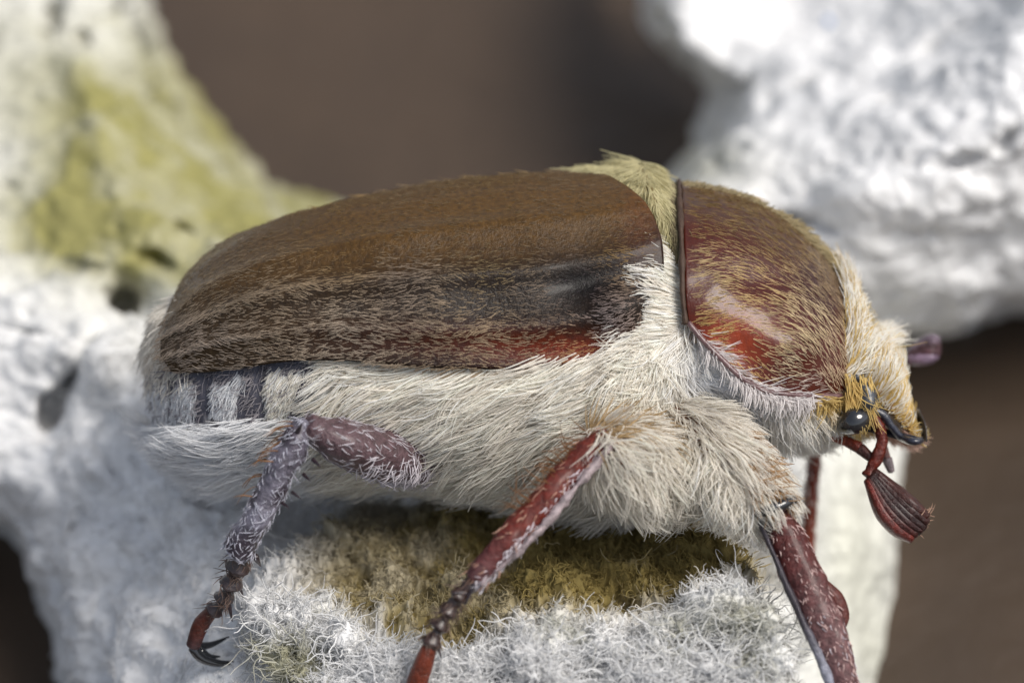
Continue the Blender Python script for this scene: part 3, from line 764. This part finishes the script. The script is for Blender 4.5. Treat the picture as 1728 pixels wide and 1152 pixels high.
# --- antennae
def antenna(y, shaft, base, tips, near=True):
    a = empty('antenna', beetle)
    for i in range(len(shaft) - 1):
        (x0, y0, r0), (x1, y1, r1) = shaft[i], shaft[i + 1]
        tube_obj('segment', [(x0, y0, y), (x1, y1, y)], [r0, r1 * 1.05], None, m_leg, a, col=redleg * (1 - .12 * (i % 2)), n=10, m=12, rough=.005, rscale=30)
    for k, (tx, ty, bow, c) in enumerate(tips):
        bx, by = base[0] + k * 2.2 - 2, base[1] - k * 3 + 2
        mx, my = (bx + tx) / 2 - bow * .7, (by + ty) / 2 + bow
        tube_obj('lamella', [(bx, by, y - .01), (mx, my, y - .012 + k * .004), ((mx + tx) / 2 + bow * -.1, (my + ty) / 2 + bow * .3, y), (tx, ty, y)], [7, 13, 13, 9], [.03, .075, .08, .06],
                 m_leg, a, col=c, n=16, m=14, power=2.6)
    return a
ant = antenna(-.36, [(1474, 704, 9), (1486, 722, 10), (1488, 740, 9), (1485, 757, 9), (1480, 772, 10), (1472, 786, 9), (1466, 802, 11)], (1466, 808),
        [(1538, 908, 12, lin(92, 32, 24)), (1545, 901, 10, lin(62, 20, 14)), (1552, 896, 7, lin(42, 14, 11)), (1558, 890, 5, lin(38, 14, 12)), (1562, 881, 3, lin(46, 18, 14)), (1562, 871, 1, lin(56, 24, 18))])
tp = np.array([U(1535 + 5 * i + rng.normal(0, 4), 905 - 7 * i + rng.normal(0, 4), -.36 + rng.normal(0, .03)) for i in np.linspace(0, 6, 46)])
grow('bristles', tp, np.tile([.6, -.6, .2], (46, 1)), np.tile([.9, -.3], (46, 1)), np.full(46, .03), np.tile([.4, .25, .18], (46, 1)), m_bristle, ant, lift=.4, jit=.3, rad=.0018)
antf = antenna(.30, [(1505, 690, 8), (1520, 650, 8), (1528, 612, 9)], (1528, 604), [(1580, 598, 3, lin(120, 100, 120)), (1584, 592, -2, lin(70, 44, 50)), (1584, 584, -5, lin(66, 44, 48)), (1582, 576, -8, lin(100, 84, 96))])

# --- legs
def band(a, b, c0, c1):
    return lambda P: c0 + (np.asarray(c1) - c0) * sstep(a, b, np.linspace(0, 1, P.shape[0]))[:, None, None] + 0 * P
def seg_chain(leg, rows, material, col):
    for (x0, y0, d0, r0), (x1, y1, d1, r1) in rows:
        tube_obj('tarsus_segment', [(x0, y0, d0), ((x0 + x1) / 2, (y0 + y1) / 2, (d0 + d1) / 2), (x1, y1, d1)], [r0 * .7, r0 * .82, r1], None, material, leg, col=col, n=12, m=14, rough=.006, rscale=22)
        P = tube([(x0, y0, d0), (x1, y1, d1)], [r0 * .8, r1], None, 6, 10)
        leg_hair(leg, P, 26, ((x1 - x0) / 30, (y1 - y0) / 30), .035, np.array([.16, .11, .09]), rad=.0018, lift=.3)
def spikes(leg, pts):
    for a, b, r in pts:
        tube_obj('spine', [a, ((a[0] + b[0]) / 2, (a[1] + b[1]) / 2, (a[2] + b[2]) / 2), b], [r, r * .7, r * .15], None, m_dark, leg, col=lin(40, 28, 34), n=6, m=8)
def leg_hair(leg, P, n, comb, L, tint, rad=.0025, lift=.15, jit=.25, w=None, curl=.4, **kw):
    p, q = samp_tube(P, n, w)
    grow('bristles', p, q, np.tile(comb, (n, 1)), np.full(n, L), np.broadcast_to(tint, (n, 3)), m_bristle if L < .09 else m_fur, leg, lift=lift, jit=jit, curl=curl, rad=rad, sink=.002, **kw)

# hind leg
leg = empty('leg', beetle, label='grey-purple hind leg with hooked claws')
_, Pf = tube_obj('femur', [(710, 776, -.26), (645, 766, -.47), (576, 746, -.62), (518, 718, -.67)], [40, 44, 36, 22], [.10, .11, .10, .06], m_leg, leg, col=lin(84, 64, 68), n=30, m=24, rough=.006)
leg_hair(leg, Pf, 600, (.9, .3), .03, LILAC * .8, rad=.0024, lift=.08, jit=.15)
leg_hair(leg, Pf, 220, (-.2, .9), .045, LILAC, rad=.0022, lift=.3, w=lambda c, n_: (to_px(c)[1] > 772) * sstep(560, 640, to_px(c)[0]))
leg_hair(leg, Pf, 160, (-.7, .6), .05, LILAC * .9, rad=.0018, lift=.15, w=lambda c, n_: sstep(585, 680, to_px(c)[0]))
_, Pt = tube_obj('tibia', [(514, 712, -.68), (492, 755, -.69), (458, 825, -.67), (425, 888, -.63), (404, 926, -.59)], [18, 25, 25, 24, 27], [.04, .05, .05, .05, .05], m_leg, leg,
                 col=lambda P: lin(56, 47, 57) + (lin(118, 115, 128) - lin(56, 47, 57)) * np.clip(fbm(P, 14, 3) + .25, 0, 1)[..., None], n=40, m=24, rough=.008, rscale=16)
leg_hair(leg, Pt, 900, (-.35, .9), .022, np.array([.48, .48, .55]), rad=.0022, curl=.8, lift=.1)
leg_hair(leg, Pt, 26, (-1, .1), .08, BROWN, rad=.002, lift=.6, w=lambda c, n_: (to_px(c)[0] < 870 - to_px(c)[1] * .52 + 0) * (to_px(c)[1] < 840) * 1.0)
seg_chain(leg, [((408, 928, -.58, 17), (400, 956, -.54, 23)), ((398, 962, -.53, 16), (390, 984, -.50, 22)), ((388, 990, -.49, 13), (378, 1010, -.46, 18)), ((376, 1013, -.45, 11), (362, 1030, -.42, 15))], m_dark, lin(52, 40, 40))
tube_obj('tarsus_segment', [(362, 1026, -.41), (340, 1052, -.37), (326, 1088, -.33)], [10, 14, 12], None, m_leg, leg, col=band(.5, .9, lin(82, 31, 15), lin(70, 46, 48)), n=16, m=14)
for cl in ([(326, 1092, -.33), (336, 1106, -.32), (365, 1118, -.30), (400, 1116, -.28)], [(334, 1090, -.30), (352, 1088, -.27), (386, 1074, -.22)], [(338, 1098, -.31), (352, 1107, -.30), (371, 1107, -.27)]):
    tube_obj('claw', cl, [9, 9, 7, 1.5][:len(cl)] if len(cl) == 4 else [8, 6, 1.5], None, m_eye, leg, n=14, m=10)
spikes(leg, [((384, 1008, -.46), (392, 1048, -.42), 5), ((400, 985, -.5), (412, 1010, -.46), 5), ((544, 742, -.66), (568, 756, -.70), 4), ((528, 775, -.70), (541, 788, -.73), 3.5),
             ((512, 800, -.7), (524, 812, -.73), 3.5), ((493, 830, -.7), (508, 842, -.73), 3), ((476, 848, -.68), (489, 858, -.71), 3), ((500, 732, -.72), (510, 715, -.77), 5),
             ((430, 938, -.56), (440, 955, -.52), 6), ((388, 915, -.6), (383, 903, -.62), 5)])
# middle leg
leg = empty('leg', beetle, label='reddish middle leg with a pale lower edge')
_, Pf = tube_obj('femur', [(1108, 796, -.45), (1076, 783, -.56), (1042, 762, -.64), (1010, 738, -.68)], [58, 60, 46, 24], [.13, .14, .11, .06], m_leg, leg, col=lin(104, 68, 54), n=30, m=24, rough=.005)
leg_hair(leg, Pf, 3600, (.55, .8), .13, CREAM * .92, rad=.0026, lift=.38, jit=.2, clump=10)
leg_hair(leg, Pf, 500, (.9, -.1), .1, np.array([.5, .36, .2]), rad=.003, lift=.3, w=lambda c, n_: (to_px(c)[1] < 745) * 1.0)
_, Pt = tube_obj('tibia', [(1018, 736, -.69), (985, 770, -.73), (920, 845, -.78), (858, 912, -.82), (802, 978, -.84)], [18, 24, 25, 24, 20], [.04, .05, .05, .045, .04], m_leg, leg,
                 col=lambda P: lin(90, 26, 12) + (lin(76, 38, 40) - lin(90, 26, 12)) * sstep(.6, .95, np.linspace(0, 1, P.shape[0]))[:, None, None] + 0 * P, n=40, m=24, rough=.006, rscale=16)
tube_obj('ridge', [(1032, 752, -.72), (1000, 788, -.77), (938, 862, -.82), (874, 930, -.85), (812, 986, -.87)], [5, 7, 6, 6, 4], [.02] * 5, m_leg, leg, col=lin(150, 136, 138), n=60, m=12, rough=.010, rscale=30,
         label='pale ridge along the shin')
leg_hair(leg, Pt, 260, (-.7, .7), .03, np.array([.5, .3, .22]), rad=.002, lift=.1)
leg_hair(leg, Pt, 750, (-.7, .75), .026, np.array([.66, .62, .66]), rad=.0024, lift=.12, w=lambda c, n_: ((to_px(c)[0] - 985) * .72 + (to_px(c)[1] - 770) * .66 > 8) * 1.0)
leg_hair(leg, Pt, 60, (-.8, -.45), .10, BROWN, rad=.0018, lift=.6, w=lambda c, n_: ((to_px(c)[0] - 985) * .72 + (to_px(c)[1] - 770) * .66 < -14) * (to_px(c)[1] < 860) * 1.0)
seg_chain(leg, [((796, 984, -.84, 14), (776, 1006, -.83, 18)), ((772, 1010, -.83, 13), (757, 1032, -.82, 18)), ((754, 1036, -.82, 12), (742, 1056, -.81, 17)), ((740, 1060, -.81, 11), (728, 1084, -.80, 16))], m_dark, lin(48, 30, 24))
tube_obj('tarsus_segment', [(726, 1086, -.80), (718, 1110, -.79), (704, 1150, -.76), (692, 1185, -.73)], [11, 15, 17, 12], None, m_leg, leg, col=lin(100, 38, 14), n=20, m=14)
spikes(leg, [((770, 1030, -.83), (705, 1062, -.80), 3), ((745, 1062, -.82), (718, 1085, -.80), 4), ((735, 1080, -.8), (745, 1110, -.8), 4), ((722, 1085, -.8), (704, 1112, -.8), 4),
             ((790, 1000, -.85), (765, 1000, -.87), 5), ((800, 985, -.86), (785, 1020, -.86), 4), ((928, 872, -.82), (934, 893, -.84), 3), ((905, 900, -.83), (906, 918, -.85), 3)])
for cl in ([(694, 1184, -.73), (690, 1205, -.74), (700, 1228, -.72)], [(690, 1184, -.71), (680, 1200, -.7), (678, 1222, -.69)]):
    tube_obj('claw', cl, [8, 6, 1.5], None, m_eye, leg, n=12, m=10)
# front leg
leg = empty('leg', beetle, label='shaggy front leg with a speckled reddish shin')
_, Pf = tube_obj('femur', [(1150, 715, -.38), (1198, 755, -.50), (1252, 808, -.57), (1296, 852, -.61)], [48, 58, 50, 32], [.12, .14, .12, .08], m_leg, leg, col=lin(98, 64, 42), n=30, m=24, rough=.005)
leg_hair(leg, Pf, 4200, (.55, .85), .12, CREAM * .9, rad=.0026, lift=.33, jit=.14, clump=12, curl=.2)
leg_hair(leg, Pf, 1800, (-.35, .95), .14, CREAM, rad=.0026, lift=.42, jit=.16, clump=10, w=lambda c, n_: ((to_px(c)[0] - 1198) * .7 - (to_px(c)[1] - 755) * .72 < 0) * (to_px(c)[0] < 1275) * 1.0)
leg_hair(leg, Pf, 1000, (.75, .65), .08, np.array([.34, .2, .09]), rad=.0026, lift=.3, w=lambda c, n_: (to_px(c)[0] > 1245) * ((to_px(c)[0] - 1198) * .7 - (to_px(c)[1] - 755) * .72 > -10) * 1.0)
_, Pt = tube_obj('tibia', [(1300, 858, -.61), (1330, 918, -.65), (1364, 995, -.68), (1396, 1070, -.70), (1418, 1135, -.71), (1432, 1180, -.71)], [28, 32, 33, 32, 25, 20], [.055, .06, .06, .055, .05, .04], m_leg, leg,
                 col=lambda P: lin(72, 24, 20) + (lin(96, 66, 66) - lin(72, 24, 20)) * sstep(.25, .75, np.linspace(0, 1, P.shape[0]))[:, None, None] + 0 * P, n=44, m=26, rough=.006, rscale=16)
tube_obj('tooth', [(1392, 985, -.66), (1410, 1010, -.66), (1418, 1040, -.66), (1408, 1075, -.67)], [8, 14, 15, 8], [.04] * 4, m_leg, leg, col=lin(84, 40, 34), n=18, m=14)
tube_obj('ridge', [(1282, 880, -.66), (1312, 950, -.70), (1352, 1040, -.73), (1384, 1110, -.75), (1404, 1165, -.75)], [4, 5, 6, 8, 8], [.018] * 5, m_leg, leg, col=band(.55, .95, lin(52, 46, 54), lin(150, 152, 166)), rough=.004, n=40, m=12,
         label='shiny pale edge of the shin')
tube_obj('knee', [(1278, 862, -.62), (1302, 856, -.65), (1328, 846, -.62)], [13, 16, 12], [.06, .07, .06], m_eye, leg, n=14, m=16, rough=.006)
leg_hair(leg, Pt, 900, (.45, .9), .02, np.array([.62, .45, .42]), rad=.0023, lift=.1)
leg_hair(leg, Pt, 200, (.45, .9), .022, np.array([.55, .52, .56]), rad=.0022, lift=.12, w=lambda c, n_: (to_px(c)[1] > 1030) * 1.0)
seg_chain(leg, [((1434, 1188, -.71, 13), (1440, 1215, -.70, 16)), ((1441, 1220, -.7, 12), (1445, 1245, -.69, 15))], m_dark, lin(52, 36, 34))
# far front leg, seen past the chin
leg = empty('leg', beetle, label='far front leg, a thin red-brown shin behind the chin')
tube_obj('femur', [(1250, 700, .40), (1320, 715, .46), (1376, 745, .48)], [40, 34, 18], [.10, .09, .06], m_leg, leg, col=lin(110, 60, 40), n=20, m=18)
_, Pt = tube_obj('tibia', [(1378, 742, .48), (1372, 800, .50), (1366, 870, .52), (1362, 930, .54), (1358, 990, .56)], [10, 12, 13, 13, 10], [.04] * 5, m_leg, leg, col=lin(116, 44, 20), n=24, m=14)
leg_hair(leg, Pt, 160, (.1, 1), .04, CREAM, rad=.0025)
seg_chain(leg, [((1356, 998, .56, 9), (1350, 1020, .58, 11)), ((1349, 1024, .58, 9), (1344, 1046, .6, 11)), ((1343, 1050, .6, 9), (1340, 1080, .64, 9))], m_dark, lin(52, 36, 34))
